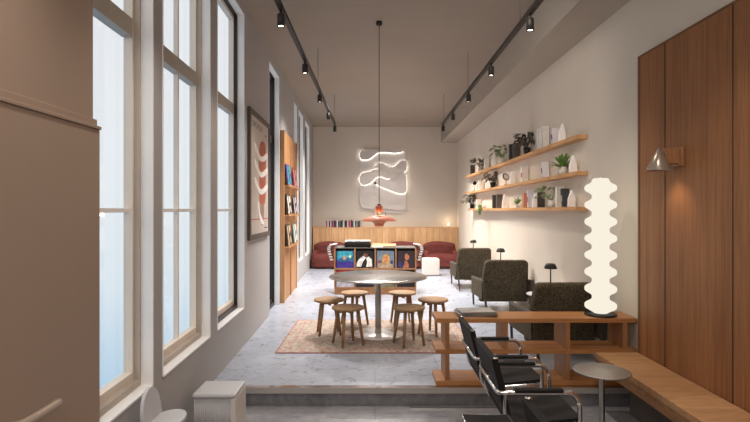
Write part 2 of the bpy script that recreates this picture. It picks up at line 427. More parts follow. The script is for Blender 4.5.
# ------------------------------------------------------------------ wall sculpture
ws = tag(empty('wall_sculpture', (0.2, YB, 1.9)), 'large backlit white relief of flowing wavy shapes on the back wall', 'wall sculpture')
def pz(u, v):
    p = at(350+u/4.69, 140+v/4.69, YB-.05); return (p.x-.2, p.z-1.9)
shapes = [
 ([(50,44),(100,41),(150,41),(210,41),(255,46),(262,100),(263,190),(263,290),(255,332),(200,336),(130,334),(60,326),(47,290),(46,190),(46,100)], .018, 0),
 ([(50,52),(70,44),(110,44),(150,42),(235,44),(250,54),(210,62),(165,58),(130,62),(105,80),(85,92),(55,92),(46,75)], .075, 'a'),
 ([(112,128),(135,110),(160,113),(190,128),(210,122),(235,100),(256,98),(265,112),(265,138),(255,150),(225,150),(190,146),(150,134)], .10, 'b'),
 ([(45,172),(60,154),(90,148),(120,138),(150,142),(175,155),(190,172),(178,184),(150,174),(125,176),(105,195),(85,208),(60,212),(46,198)], .07, 'c'),
 ([(120,204),(150,188),(190,194),(215,188),(230,165),(245,157),(262,167),(265,235),(255,250),(230,252),(190,238),(150,222)], .09, 'd'),
 ([(48,228),(100,224),(150,238),(200,256),(257,264),(262,322),(235,345),(85,328),(50,310)], .034, 0),
 ([(52,290),(66,300),(80,288),(88,262),(105,255),(130,268),(160,292),(195,303),(222,298),(232,286),(252,304),(246,328),(150,322),(60,318)], .07, 0)]
LIT = {'f': lambda n: n.x < -.6 or n.y < -.8, 'a': lambda n: n.x < -.3 or n.y < -.55, 'b': lambda n: n.y > .25 or n.x > .3, 'c': lambda n: n.x < .1 or n.y < -.6, 'd': lambda n: n.x > .25 or n.y < -.35}
for poly, dep, lit in shapes:
    q = smooth2([pz(u, v) for u, v in poly], 5)
    cx = sum(p[0] for p in q)/len(q); cz = sum(p[1] for p in q)/len(q)
    f = lambda u, v, d: Vector((u, -d, v))
    p_ = MB().prism(q, f, dep-.012, dep).build('wave_panel', M_WAVE, ws)
    if lit:
        q2 = [(u+(cx-u)*.0, v) for u, v in q]
        n = len(q); out = []; nrm = []
        ar = sum(q[k][0]*q[(k+1)%n][1]-q[(k+1)%n][0]*q[k][1] for k in range(n)); sgn = 1 if ar > 0 else -1
        for k in range(n):
            a, b = Vector(q[k-1]), Vector(q[(k+1)%n]); t = (b-a).normalized(); nn = Vector((t.y, -t.x))*sgn
            nrm.append(nn)
            out.append((q[k][0]+nn.x*.003, q[k][1]+nn.y*.003))
        ls = MB()
        for k in range(n):
            k2 = (k+1) % n
            if not LIT[lit](nrm[k]): continue
            vs = [f(*q[k], dep-.028), f(*q[k2], dep-.028), f(*out[k2], dep-.028), f(*out[k], dep-.028)]
            vv = [ls.bm.verts.new(p) for p in vs]; ls.bm.faces.new(vv)
        inn = [(u+(u-o[0])*9, v+(v-o[1])*9) for (u, v), o in zip(q, out)]
        for k in range(n):
            k2 = (k+1) % n
            if not LIT[lit](nrm[k]): continue
            vv = [ls.bm.verts.new(p) for p in (f(*inn[k], dep-.034), f(*inn[k2], dep-.034), f(*q[k2], dep-.028), f(*q[k], dep-.028))]; ls.bm.faces.new(vv)
        ls.build('light_strip', M_STRIP, p_)
bo = MB().lathe([(0,0),(.035,0),(.035,.02),(.028,.025),(0,.025)], tr=Matrix.Translation(Vector((0,-.11,0))) @ Matrix.Rotation(PI/2, 4, 'X'), n=20)
b_ = bo.build('boss', plain('dark_boss', (70,64,60), .5), ws); pt = pz(118, 203); b_.location = (pt[0], 0, pt[1])
MB().box(-.012+pt[0], -.11, -.012+pt[1], .012+pt[0], 0, .012+pt[1]).build('spacer', M_BLACK, ws)

# ------------------------------------------------------------------ headboard ledge, books, glowing lamp
hb = tag(empty('headboard', (.2, 13.83, 0)), 'oak planked headboard ledge spanning the back wall behind the sofas', 'headboard')
MB().box(-1.87, -.13, 0, 2.035, -.10, 1.02).build('front_panel', M_HEAD, hb)
MB().box(-1.87, -.135, 1.02, 2.035, .135, 1.036).build('ledge', M_SHELF, hb)
bc = [(196,190,184),(184,80,86),(238,232,226),(30,30,34),(226,216,206),(150,60,100),(196,96,120),(40,46,60),(90,96,104),(240,236,230),(64,72,90),(120,126,132),(30,30,32),(110,118,128),(230,226,222),(24,28,26),(60,70,66),(216,206,200),(180,64,104),(200,110,130),(34,36,40),(70,78,92),(236,230,222),(52,58,70),(150,156,164),(44,48,58),(90,60,72),(180,176,172)]
bw = .0285
for k, c in enumerate(bc):
    x = at(325, 0, 13.8).x+k*((at(361.5,0,13.8).x-at(325,0,13.8).x)/len(bc)); hh = random.uniform(.165,.20)
    b_ = tag(empty('ledge_book', (x+.017, 13.79, 1.036)), None, 'book', 'row of books standing on the headboard ledge')
    cn = {0:'grey',1:'red'}; r, g, b = c
    nm = 'white' if min(c) > 200 else 'black' if max(c) < 62 else 'pink' if r > g+50 else 'grey'
    b_['label'] = '%s spined book in the row on the headboard ledge at left' % nm
    MB().box(-.014, -.06, 0, .014, -.055, hh).box(-.014, -.06, 0, -.011, .06, hh).box(.011, -.06, 0, .014, .06, hh).build('cover', plain('bk%d' % k, c, .6), b_)
    MB().box(-.011, -.055, .003, .011, .057, hh-.004).build('pages', M_PAPER, b_)
gl = tag(empty('candle_lamp', (at(448.5,0,13.8).x, 13.8, 1.036)), 'tiny glowing lamp at the right end of the headboard ledge', 'lamp')
MB().lathe([(0,0),(.03,0),(.03,.008),(.007,.012),(.007,.05),(0,.05)], n=20).build('base', M_MIDGREY, gl)
MB().lathe([(0,.05),(.012,.05),(.02,.07),(.014,.10),(0,.115)], n=20).build('bulb', M_GLOW, gl)

# ------------------------------------------------------------------ sofas
def make_sofa():
    r = tag(empty('lounge_sofa'), 'x', 'sofa', 'burgundy low sofas in front of the headboard')
    def fold(sz):
        def w(p):
            q = p.copy(); k = 1+.035*math.sin(p.z*34+math.sin(p.x*9)*.8); q.x *= k*(1-.10*(p.z/sz[2])); q.y *= k
            q.z += .012*math.sin(p.x*11+2)*(.4+p.z/sz[2]); return q
        return w
    s1 = (.90,.64,.36); s2 = (.88,.32,.62)
    MB().sup((0,-.06,.19), s1, .38, 44, 24, warp=fold(s1)).build('seat', M_BURG, r)
    MB().sup((0,.20,.355), s2, .42, 44, 28, warp=fold(s2)).build('backrest', M_BURG, r)
    for s_ in (-1, 1):
        s3 = (.17,.5,.40)
        MB().sup((s_*.37,0,.235), s3, .6, 24, 16, warp=fold(s3)).build('arm_cushion', M_BURG, r)
    return r
so = make_sofa()
for k, (x, lb) in enumerate([(-1.19, 'burgundy folded fabric sofa against the back wall, left end of the row'), (.73, 'burgundy fabric sofa mostly hidden behind the record cabinet top'), (1.70, 'burgundy fabric sofa at the right end, beside the far armchair'), (-.24, 'burgundy fabric sofa directly behind the turntable, between left end and hidden sofa')]):
    if k < 3: inst(so, k == 0, (x, 13.30, 0), None, lb)

# ------------------------------------------------------------------ record cabinet
rc = tag(empty('record_cabinet', (.005, 9.28, 0)), 'oak record cabinet with eight cubbies of album sleeves behind the round table', 'record cabinet')
CW, CD, CH = .73, .24, .835
MB().box(-CW, -CD, CH-.02, CW, CD, CH).build('top', plain('grey_cabinet_top', (82,78,74), .4), rc, .003)
for x in (-CW, -.375, -.012, .352, CW-.025):
    MB().box(x, -CD, .10, x+.025, CD, CH-.02).build('upright', M_CAB, rc)
for z in (.10, .44): MB().box(-CW+.025, -CD+.003, z, CW-.025, CD, z+.03).build('shelf', M_CAB, rc)
MB().box(-CW+.025, CD-.015, .13, CW-.025, CD-.002, CH-.02).build('back_panel', M_CAB, rc)
MB().box(-CW+.01, -CD+.01, 0, CW-.01, CD-.01, .10).build('plinth', M_CAB, rc)
def blob(cx, cz, rx, rz, n=18, ph=0): return [(cx+rx*math.cos(2*PI*k/n+ph), cz+rz*math.sin(2*PI*k/n+ph)) for k in range(n)]
covers = {
 (0,1): ('sky blue', 'blue and violet album sleeve with small tan disc shapes, top left cubby', (40,100,136), [((58,40,130), [(.0,.0),(.31,.0),(.31,.10),(.2,.13),(.1,.10),(0,.14)]), ((60,170,190), [(.02,.16),(.12,.2),(.2,.18),(.29,.22),(.28,.29),(.02,.29)]), ((186,144,118), blob(.14,.18,.035,.035)), ((190,210,150), blob(.24,.20,.02,.03))]),
 (1,1): ('black and white', 'black album sleeve with large angular white shapes, second cubby on top row', (22,18,18), [((226,220,214), [(.0,.02),(.08,.02),(.12,.12),(.17,.18),(.13,.22),(.06,.17),(0,.09)]), ((222,214,208), [(.17,.02),(.28,.02),(.27,.15),(.22,.20),(.17,.18),(.19,.1)]), ((120,76,54), blob(.16,.23,.04,.035))]),
 (2,1): ('pale', 'pale blue album sleeve with a golden haired portrait, third cubby on top row', (112,126,140), [((168,146,118), [(.02,.0),(.29,.0),(.28,.06),(.2,.12),(.08,.12),(.03,.07)]), ((186,146,88), blob(.16,.16,.07,.09)), ((196,120,80), blob(.16,.16,.035,.055)), ((130,60,54), blob(.05,.11,.03,.03)), ((60,50,90), blob(.26,.10,.025,.035))]),
 (3,1): ('dark purple', 'dark purple album sleeve with a pensive portrait, rightmost cubby on top row', (44,30,40), [((46,52,110), [(.01,.01),(.08,.01),(.10,.09),(.03,.12)]), ((178,112,78), blob(.17,.20,.04,.062)), ((170,104,72), [(.10,.0),(.2,.0),(.2,.06),(.16,.13),(.13,.13),(.12,.06)]), ((60,36,30), blob(.21,.25,.03,.03))]),
 (0,0): ('red edged', 'album sleeve with a red top band over white, bottom left cubby', (176,172,184), [((170,40,46), [(0,.24),(.31,.24),(.31,.30),(0,.30)]), ((60,60,76), blob(.25,.13,.04,.05))]),
 (1,0): ('midnight', 'midnight album sleeve with gold flecks, second cubby on bottom row', (20,24,40), [((206,150,70), blob(.08,.2,.03,.02)), ((150,170,190), blob(.2,.18,.05,.02)), ((190,110,60), blob(.27,.2,.02,.02))]),
 (2,0): ('green stone', 'grey green mottled album sleeve, third cubby on bottom row', (110,112,92), [((220,214,190), blob(.08,.17,.04,.05)), ((40,44,40), blob(.17,.2,.03,.05)), ((226,220,200), blob(.24,.17,.03,.06))]),
 (3,0): ('black ring', 'black album sleeve with a pale ring and yellow mark, bottom right cubby', (14,14,16), [((220,220,222), blob(.15,.18,.07,.055)), ((14,14,16), blob(.16,.20,.055,.045)), ((214,170,70), [(.13,.14),(.19,.14),(.18,.165),(.14,.165)])])}
for (i, j), (nm, lb, base, mot) in covers.items():
    x0 = -CW+.025+[0, .355, .718, 1.082][i]+.0165; z0 = .132+j*.34
    mats = [plain('sleeve_'+nm, base, .45, 0, .35, 14)]
    mb = MB().box(0, 0, 0, .305, .006, .305 if j else .29)
    for k, (c, poly) in enumerate(mot):
        mats.append(plain('print_%s_%d' % (nm, k), c, .45, 0, .45, 18))
        mb.prism([(min(max(u, .002), .303), min(max(v, .002), .30)) for u, v in poly], lambda u, v, d: Vector((u, d, v)), -.0006-.0004*k, 0, k+1)
    o = mb.build('album_sleeve', mats, None, 0, (.005+x0, 9.28-CD+.004+0.008, z0), (-.035, 0, 0))
    tag(o, lb, 'album', 'album sleeves facing out of the record cabinet')
# turntable and board on the cabinet
tt = tag(empty('turntable', (-.31, 9.27, CH)), 'black turntable with a clear lid on top of the record cabinet', 'turntable')
MB().box(-.235, -.17, .012, .235, .17, .075).build('plinth', M_BLEATH, tt, .008)
for sx in (-.2, .2):
    for sy in (-.14, .14): MB().lathe([(0,0),(.025,0),(.022,.014),(0,.014)], (sx, sy, 0), 16).build('foot', M_BLACK, tt)
MB().lathe([(0,.076),(.14,.076),(.145,.086),(.14,.09),(0,.09)], (-.04,0,0)).build('platter', M_STEEL, tt)
MB().box(-.232, -.167, .10, .232, .167, .116).build('lid', plain('smoky_lid', (186,186,186), .2, 0, .03), tt, .006)
MB().tube(smoothpath([(.19,.11,.095),(.19,-.02,.098),(.13,-.08,.094)], 4), .005, 8).build('tonearm', M_CHROME, tt)
tag(MB().box(-.22, -.12, 0, .22, .16, .014).build('wooden_tray', M_BENCH, None, .003, (.16, 9.31, CH), (.10, 0, -.08)), 'pale flat oak board lying beside the turntable', 'board')
tag(MB().box(-.10, -.06, 0, .10, .04, .012).build('paper_sheet', M_PAPER, None, 0, (.04, 9.13, CH)), 'small white sleeve lying in front of the oak board', 'paper')
bpy.data.objects['wooden_tray'].location.z = CH+.014
# patterned curved holders on both flanks
def make_flare(sg):
    mb = MB(); P = [(0,0),(.015,.12),(.05,.25),(.11,.34),(.17,.35)]
    n = 14; path = smoothpath([(sg*(-.02+u*-.0), 0, 0) for u in (0,1)], 1)
    pts = smoothpath([(sg*-.01,0,0),(sg*.02,0,.10),(sg*.045,0,.19),(sg*.02,0,.26),(sg*-.07,0,.285)], 4)
    for i, (a, b) in enumerate(zip(pts, pts[1:])):
        for k in range(6):
            y0 = -.17+k*.057+(.012 if i % 2 else 0)
            w = .012*(1 if (i+k) % 2 else -1)
            mi = (i+k) % 2
            off = Vector((sg*.006*(1 if k % 2 else -1), 0, 0)); t = Vector((0, .057, 0)); n_ = Vector((sg*.055, 0, 0))
            p = [a+off+Vector((0,y0,0)), b+off+Vector((0,y0,0)), b+off+Vector((0,y0,0))+t, a+off+Vector((0,y0,0))+t]
            mb.hexa(p+[q+n_ for q in p], mi)
    return mb
M_PATW = plain('pattern_white', (224,216,212), .7); M_PATB = plain('pattern_mauve', (120,96,98), .7)
for sg, sd in ((-1, 'left'), (1, 'right')):
    mb = make_flare(sg)
    tag(mb.build('patterned_holder', [M_PATW, M_PATB], None, 0, (.005+sg*(CW+.035), 9.28, .60)), 'white checked curved holder fixed to the %s flank of the record cabinet' % sd, 'holder', 'patterned holders flanking the record cabinet')

# ------------------------------------------------------------------ table, stools, rug
def rugm():
    m, nt, b = newmat('rug_pattern'); v = coords(nt)
    vo = nt.nodes.new('ShaderNodeTexVoronoi'); nt.links.new(v, vo.inputs['Vector']); vo.inputs['Scale'].default_value = 7
    n1 = noise(nt, v, 7, 8, .75, 2.0); n2 = noise(nt, v, 30, 4, .7)
    base = ramp(nt, n1, [(.40, s2l((124,40,46))), (.44, s2l((172,104,102))), (.47, s2l((182,172,162))), (.54, s2l((160,150,138))), (.59, s2l((84,82,88)))])
    base = mixc(nt, .3, base, ramp(nt, vo.outputs['Distance'], [(.18, s2l((150,70,68))), (.32, s2l((200,192,180))), (.55, s2l((160,152,138)))]))
    base = mixc(nt, .2, base, ramp(nt, n2, [(.35, s2l((130,100,86))), (.6, s2l((226,214,194)))]))
    sp = nt.nodes.new('ShaderNodeSeparateXYZ'); nt.links.new(v, sp.inputs[0])
    def absn(i, half):
        a = nt.nodes.new('ShaderNodeMath'); a.operation = 'ABSOLUTE'; nt.links.new(sp.outputs[i], a.inputs[0])
        s_ = nt.nodes.new('ShaderNodeMath'); s_.operation = 'SUBTRACT'; s_.inputs[0].default_value = half; nt.links.new(a.outputs[0], s_.inputs[1]); return s_.outputs[0]
    mn = nt.nodes.new('ShaderNodeMath'); mn.operation = 'MINIMUM'; nt.links.new(absn(0, 1.06), mn.inputs[0]); nt.links.new(absn(1, .80), mn.inputs[1])
    rr = nt.nodes.new('ShaderNodeValToRGB'); nt.links.new(mn.outputs[0], rr.inputs[0]); rr.color_ramp.interpolation = 'CONSTANT'
    el = rr.color_ramp.elements
    for _ in range(3): el.new(.5)
    for e, (p, c) in zip(el, [(0, .55), (.018, 0), (.12, .3), (.14, 0), (.9, 0)]): e.position = p; e.color = (c, c, c, 1)
    base = mixc(nt, rr.outputs[0], base, s2l((158,72,64)))
    nt.links.new(base, b.inputs['Base Color']); b.inputs['Roughness'].default_value = .95; b.inputs['Specular IOR Level'].default_value = .1
    bump(nt, b, noise(nt, v, 260, 2), .5, .004); return m
tag(MB().box(-1.06, -.80, 0, 1.06, .80, .010).build('rug', rugm(), None, .004, (.01, 6.13, 0)), 'faded cream and red patterned rug under the round table', 'rug')
tb = tag(empty('round_table', (.038, 6.12, .0105)), 'round mirror-steel pedestal table on the patterned rug', 'table')
MB().lathe([(0,.705),(.57,.705),(.585,.70),(.588,.692),(.585,.684),(.57,.68),(0,.68)], n=96).build('tabletop', plain('mirror_steel', (206,203,200), .2, 1, .02), tb)
MB().lathe([(.038,.68),(.038,.014)], n=32).build('column', M_STEEL, tb)
MB().lathe([(0,.014),(.296,.014),(.303,.009),(.303,0),(0,0)], n=72).build('pedestal_base', plain('mirror_disc', (250,248,246), .32, .9, .01), tb)
def make_stool():
    r = tag(empty('wooden_stool'), 'x', 'stool', 'round oak stools around the steel table')
    MB().lathe([(0,.418),(.165,.420),(.178,.416),(.182,.405),(.178,.393),(.16,.388),(0,.388)], n=48).build('seat', M_STOOL, r)
    MB().box(-.11, -.016, .355, .11, .016, .389).box(-.016, -.11, .355, .016, .11, .3885).build('cross_rail', M_STOOLL, r)
    for k in range(4):
        a = PI/4+k*PI/2; c, s_ = math.cos(a), math.sin(a)
        MB().tube([(.115*c, .115*s_, .39), (.145*c, .145*s_, .2), (.178*c, .178*s_, 0)], .017, 12, radii=[.020,.018,.0135]).build('leg', M_STOOLL, r)
    return r
st = make_stool()
for k, (x, y, lb) in enumerate([(-.30,5.66,'round oak stool at the front left of the steel table'), (.375,5.66,'round oak stool at the front right of the steel table'), (-.555,6.15,'leftmost round oak stool beside the steel table'), (.70,6.15,'rightmost round oak stool beside the steel table'), (-.265,6.66,'round oak stool behind the steel table on the left'), (.355,6.66,'round oak stool behind the steel table on the right')]):
    inst(st, k == 0, (x, y, .0125), [.5,.4,.2,.9,.6,.15][k], lb)
# white pouf
pf = tag(empty('pouf', (1.28, 11.75, 0)), 'white rounded cube pouf standing alone on the pale floor', 'pouf')
MB().sup((0,0,.20), (.38,.38,.38), .16, 40, 24).build('cushion', M_POUF, pf)
MB().box(-.15, -.15, 0, .15, .15, .02).build('base', M_BLACK, pf)

# ------------------------------------------------------------------ oak low bookcase (room divider)
bk = tag(empty('low_bookcase', (.52, 4.50, 0)), 'low open oak bookcase on the step edge carrying the totem lamp', 'bookcase')
for z0, x1 in ((.005, 1.71), (.272, 1.715), (.537, 1.715)):
    MB().box(0, -.15, z0, x1, .15, z0+.038).build('shelf', M_CASE, bk, .002)
for x, lo in ((.08, 0), (.58, 0), (1.11, 0), (1.60, 0)):
    MB().box(x, -.145, .043, x+.036, .145, .272).build('upright', M_CASEV, bk)
    MB().box(x, -.145, .310, x+.036, .145, .537).build('upright', M_CASEV, bk)
ZT = .575
# magazines
mc = [(110,112,120),(70,72,80),(150,150,154),(84,80,78),(170,168,166)]
z = ZT
for k, c in enumerate(mc):
    t = .008
    m_ = tag(empty('magazine', (.72+.17+[0,.03,-.02,.035,.0][k], 4.52, z), [.16,-.12,.05,-.2,.1][k]), '%s magazine, %s in the pile on the left of the oak bookcase' % (['blue grey','charcoal','mid grey','brown black','pale grey'][k], ['lowest','second from bottom','in the middle','second from top','topmost'][k]), 'magazine', 'magazines piled on the low bookcase')
    MB().box(-.15, -.105, .0006, .15, .105, t-.0006).build('pages', M_MIDGREY, m_)
    MB().box(-.152, -.107, 0, .152, .107, .0006).box(-.152, -.107, t-.0006, .152, .107, t).box(-.152, -.107, 0, -.150, .107, t).build('cover', plain('mag%d' % k, c, .35, 0, .3, 12), m_)
    z += t
tg = tag(empty('small_bottle', (1.03, 4.60, ZT)), 'tiny clear bottle beside the magazine pile', 'bottle')
MB().lathe([(0,0),(.015,0),(.016,.03),(.010,.045),(.010,.055),(0,.055)], n=16).build('body', M_CER, tg)
MB().lathe([(0,.055),(.011,.055),(.011,.066),(0,.066)], n=16).build('cap', M_WHITE, tg)
# totem lamp
tl = tag(empty('totem_lamp', (1.986, 4.49, ZT)), 'tall glowing white totem lamp of eight stacked discs on the oak bookcase', 'lamp')
MB().lathe([(0,0),(.13,0),(.135,.006),(.13,.018),(0,.02)], n=48).build('base', M_BLACK, tl)
prof = [(0,.02),(.055,.02),(.07,.03)]
n0 = .085; pitch = .1475
for k in range(8):
    zc = n0+k*pitch
    for j in range(-8, 8):
        t = j/8.0
        c_ = .5+.5*math.cos(PI*t); c_ = c_*c_*(3-2*c_)
        r = .072+.060*c_
        prof.append((r, zc+t*pitch/2))
prof += [(.07, n0+7.5*pitch), (.06, n0+7.5*pitch+.012), (0, n0+7.5*pitch+.016)]
prof = [p for p in prof if p[1] >= .02]
prof = sorted(prof[:3], key=lambda p: p[1])+[p for p in prof[3:] if p[1] > .032]
MB().lathe(prof, n=56).build('glass_shade', M_TOTEM, tl)
MB().lathe([(0,1.205),(.015,1.205),(.015,1.215),(0,1.218)], n=16).build('finial', M_CHROME, tl)

# ------------------------------------------------------------------ lounge armchairs
def make_armchair():
    r = tag(empty('lounge_armchair'), 'x', 'armchair', 'dark olive boucle armchairs along the right wall')
    def panel(w0, w1, y0, y1, z0, z1, th):
        n = 6; mb = MB()
        sl = []
        prof_ = []
        R = .05
        for (x, z) in [(-w0/2, z0), (w0/2, z0), (w1/2+.0, z1-R), (w1/2-.012, z1-.015), (w1/2-R, z1), (-w1/2+R, z1), (-w1/2+.012, z1-.015), (-w1/2, z1-R)]:
            prof_.append((x, z))
        f = lambda u, v, d: Vector((u, y0+(y1-y0)*(v-z0)/(z1-z0)+d, v))
        return mb.prism(prof_, f, 0, th)
    panel(.70, .615, .08, -.12, .17, .79, .13).build('backrest', M_BOUCLE, r, .03)
    MB().hexa([Vector(p) for p in ((-.33,.14,.18),(.33,.14,.18),(.33,.78,.22),(-.33,.78,.22),(-.31,.06,.40),(.31,.06,.40),(.31,.80,.43),(-.31,.80,.43))]).build('seat', M_BOUCLE, r, .04)
    for s_ in (-1, 1):
        x = s_*.345
        MB().bar((s_*.345,-.16,.50), (s_*.32,.80,.445), .035, .03).build('armrest', M_DGREEN, r, .006)
        MB().bar((s_*.345,-.15,.50), (s_*.29,-.13,0), .034, .034, w2=.024, d2=.024).build('leg', M_DGREEN, r)
        MB().bar((s_*.32,.78,.445), (s_*.30,.80,0), .03, .034, w2=.024, d2=.024).build('leg', M_DGREEN, r)
        MB().hexa([Vector((s_*.352-.012,-.12,.24)), Vector((s_*.352+.008,-.12,.24)), Vector((s_*.33+.008,.76,.20)), Vector((s_*.33-.012,.76,.20)), Vector((s_*.352-.012,-.12,.49)), Vector((s_*.352+.008,-.12,.49)), Vector((s_*.33+.008,.76,.43)), Vector((s_*.33-.012,.76,.43))]).build('side_panel', M_BOUCLE, r)
    return r
ac = make_armchair()
for k, (y, lb) in enumerate([(5.03, 'dark olive boucle armchair nearest the oak bookcase'), (7.30, 'dark olive boucle armchair in the middle of the row by the right wall'), (9.60, 'dark olive boucle armchair farthest down the right wall, near the sofas')]):
    inst(ac, k == 0, (1.865, y, 0), 0, lb)
def make_side():
    r = tag(empty('lamp_table'), 'x', 'side table', 'small round side tables between the armchairs')
    MB().lathe([(0,.50),(.19,.50),(.195,.494),(.19,.486),(0,.486)], n=40).build('tabletop', M_GREYPL, r)
    MB().lathe([(.014,.486),(.014,.01)], n=16).build('stem', M_STEELT, r)
    MB().lathe([(0,.014),(.02,.014),(.13,.008),(.135,0),(0,0)], n=40).build('foot', M_STEELT, r)
    return r
def make_dome():
    r = tag(empty('table_lamp'), 'x', 'table lamp', 'black dome lamps on the side tables')
    MB().lathe([(0,.012),(.05,.012),(.055,.006),(.055,0),(0,0)], n=32).build('base', M_BLACK, r)
    MB().lathe([(.008,.01),(.008,.30)], n=12).build('stem', M_BLACK, r)
    MB().lathe([(0,.362),(.045,.360),(.06,.345),(.075,.31),(.072,.298),(.066,.298),(.055,.33),(0,.34)], n=32).build('shade', M_BLACK, r)
    return r
sd_ = make_side(); dm = make_dome()
pos = ['between the nearest and middle armchairs', 'between the middle and far armchairs', 'beyond the farthest armchair']
for k, (y, x) in enumerate([(6.10,2.01), (8.52,2.03), (10.9,2.04)]):
    inst(sd_, k == 0, (x, y, 0), None, 'small round grey side table '+pos[k])
    inst(dm, k == 0, (2.10, y, .50), None, 'black mushroom table lamp '+pos[k])

# ------------------------------------------------------------------ cantilever chairs
def make_cant():
    r = tag(empty('cantilever_chair'), 'x', 'chair', 'black leather chrome armchairs in front of the bench')
    hw = .245; z0 = ZL
    # local: x forward (towards bench), origin at floor under seat centre x=.9 world
    for s_ in (-1, 1):
        y = s_*hw
        pts = [(-.226,y-s_*.03,.655),(-.218,y-s_*.008,.655),(-.195,y,.655),(-.15,y,.655),(-.08,y,.655),(.14,y,.655),(.185,y,.645),(.213,y,.610),(.220,y,.56),(.220,y,.12),(.215,y,.06),(.195,y,.025),(.15,y,.012),(-.20,y,.012)]
        MB().tube(smoothpath(pts, 4), .0132, 12).build('side_tube', M_CHROME, r)
        MB().bar((-.14,y,.668), (.13,y,.668), .038, .022).build('arm_pad', M_BLEATH, r, .008)
        pts = [(-.185,y,.655),(-.19,y,.60),(-.185,y,.52),(-.165,y,.475),(-.12,y,.462),(.20,y,.482)]
        MB().tube(smoothpath(pts, 4), .0105, 10).build('seat_tube', M_CHROME, r)
        MB().tube([(-.235,y*.93,.838), (-.165,y*.93,.50)], .0125, 10).lathe([(0,0),(.0145,0),(.0145,.006),(0,.008)], (-.235,y*.93,.836), 16).build('back_tube', [M_CHROME], r)
    MB().tube([(.20,-hw,.482), (.20,hw,.482)], .0105, 10).build('cross_tube', M_CHROME, r)
    MB().tube([(-.226,-hw+.03,.655), (-.226,hw-.03,.655)], .0132, 10).build('rear_rail', M_CHROME, r)
    MB().tube([(-.20,-hw,.012), (-.20,hw,.012)], .0115, 10).build('cross_tube', M_CHROME, r)
    q = []
    def sling(pts, hw_, th, name):
        mb = MB(); P = smoothpath(pts, 5)
        for a, b in zip(P, P[1:]):
            mb.hexa([Vector((a.x,-hw_,a.z)), Vector((b.x,-hw_,b.z)), Vector((b.x,hw_,b.z)), Vector((a.x,hw_,a.z)), Vector((a.x,-hw_,a.z+th)), Vector((b.x,-hw_,b.z+th)), Vector((b.x,hw_,b.z+th)), Vector((a.x,hw_,a.z+th))])
        return mb.build(name, M_BLEATH, r)
    sling([(-.17,0,.470),(-.05,0,.462),(.10,0,.476),(.235,0,.490)], .232, .024, 'seat')
    mb = MB(); P = smoothpath([(-.243,0,.835),(-.225,0,.76),(-.205,0,.68),(-.190,0,.60),(-.172,0,.53)], 4)
    for a, b in zip(P, P[1:]):
        mb.hexa([Vector((a.x-.018,-.243,a.z)), Vector((a.x+.018,-.243,a.z)), Vector((a.x+.018,.243,a.z)), Vector((a.x-.018,.243,a.z)), Vector((b.x-.018,-.243,b.z)), Vector((b.x+.018,-.243,b.z)), Vector((b.x+.018,.243,b.z)), Vector((b.x-.018,.243,b.z))])
    mb.build('backrest', M_BLEATH, r)
    return r
cc = make_cant()
for k, (y, lb) in enumerate([(3.675, 'black leather and chrome armchair farthest back, next to the oak bookcase'), (3.035, 'black leather and chrome armchair in the middle, fully showing its arm loop'), (1.985, 'black leather and chrome armchair nearest the camera, cropped by the photo edge')]):
    inst(cc, k == 0, (.90, y, ZL), 0, lb)
# little black table with chrome rim
bt = tag(empty('low_table', (.585, 2.52, ZL)), 'small black table with a chrome rim left of the chairs', 'table')
MB().box(-.12, -.19, .545, .12, .19, .565).build('tabletop', M_BLEATH, bt)
MB().tube([(-.122,-.192,.565),(-.122,.192,.565),(.122,.192,.565),(.122,-.192,.565),(-.122,-.192,.565)], .006, 8).build('rim', M_CHROME, bt)
for sx in (-.11, .11):
    for sy in (-.18, .18): MB().tube([(sx,sy,0),(sx,sy,.55)], .008, 8).build('leg', M_CHROME, bt)
# round side table by bench
rt = tag(empty('pedestal_side_table', (1.556, 3.5, ZL)), 'round grey metal pedestal side table between chairs and bench', 'side table')
MB().lathe([(0,.555),(.180,.555),(.186,.551),(.180,.543),(0,.540)], n=64).build('tabletop', M_STEELT, rt)
MB().lathe([(.020,.54),(.020,.01)], n=24).build('column', M_STEEL, rt)
MB().lathe([(0,.018),(.03,.018),(.14,.010),(.145,0),(0,0)], n=48).build('foot', M_STEELT, rt)

# ------------------------------------------------------------------ wall cone lamp
cl = tag(empty('cone_wall_lamp', (2.05, 3.68, 1.785)), 'grey metal cone wall lamp with a wooden mount on the oak panelling', 'wall lamp')
MB().lathe([(0,.170),(.006,.168),(.085,.004),(.085,0),(.081,0),(.004,.160),(0,.16)], n=48).build('cone_shade', plain('cone_metal', (176,164,152), .3, .6, .03), cl)
MB().box(.03, -.03, .05, .14, .03, .16).build('arm', M_CAB, cl, .002)
MB().box(.125, -.07, .03, .14, .07, .165).build('wall_plate', M_CAB, cl, .002)
MB().lathe([(0,.05),(.015,.05),(.018,.03),(.01,.015),(0,.012)], n=16).build('bulb', emis('cone_bulb', (255,220,170), 6), cl)

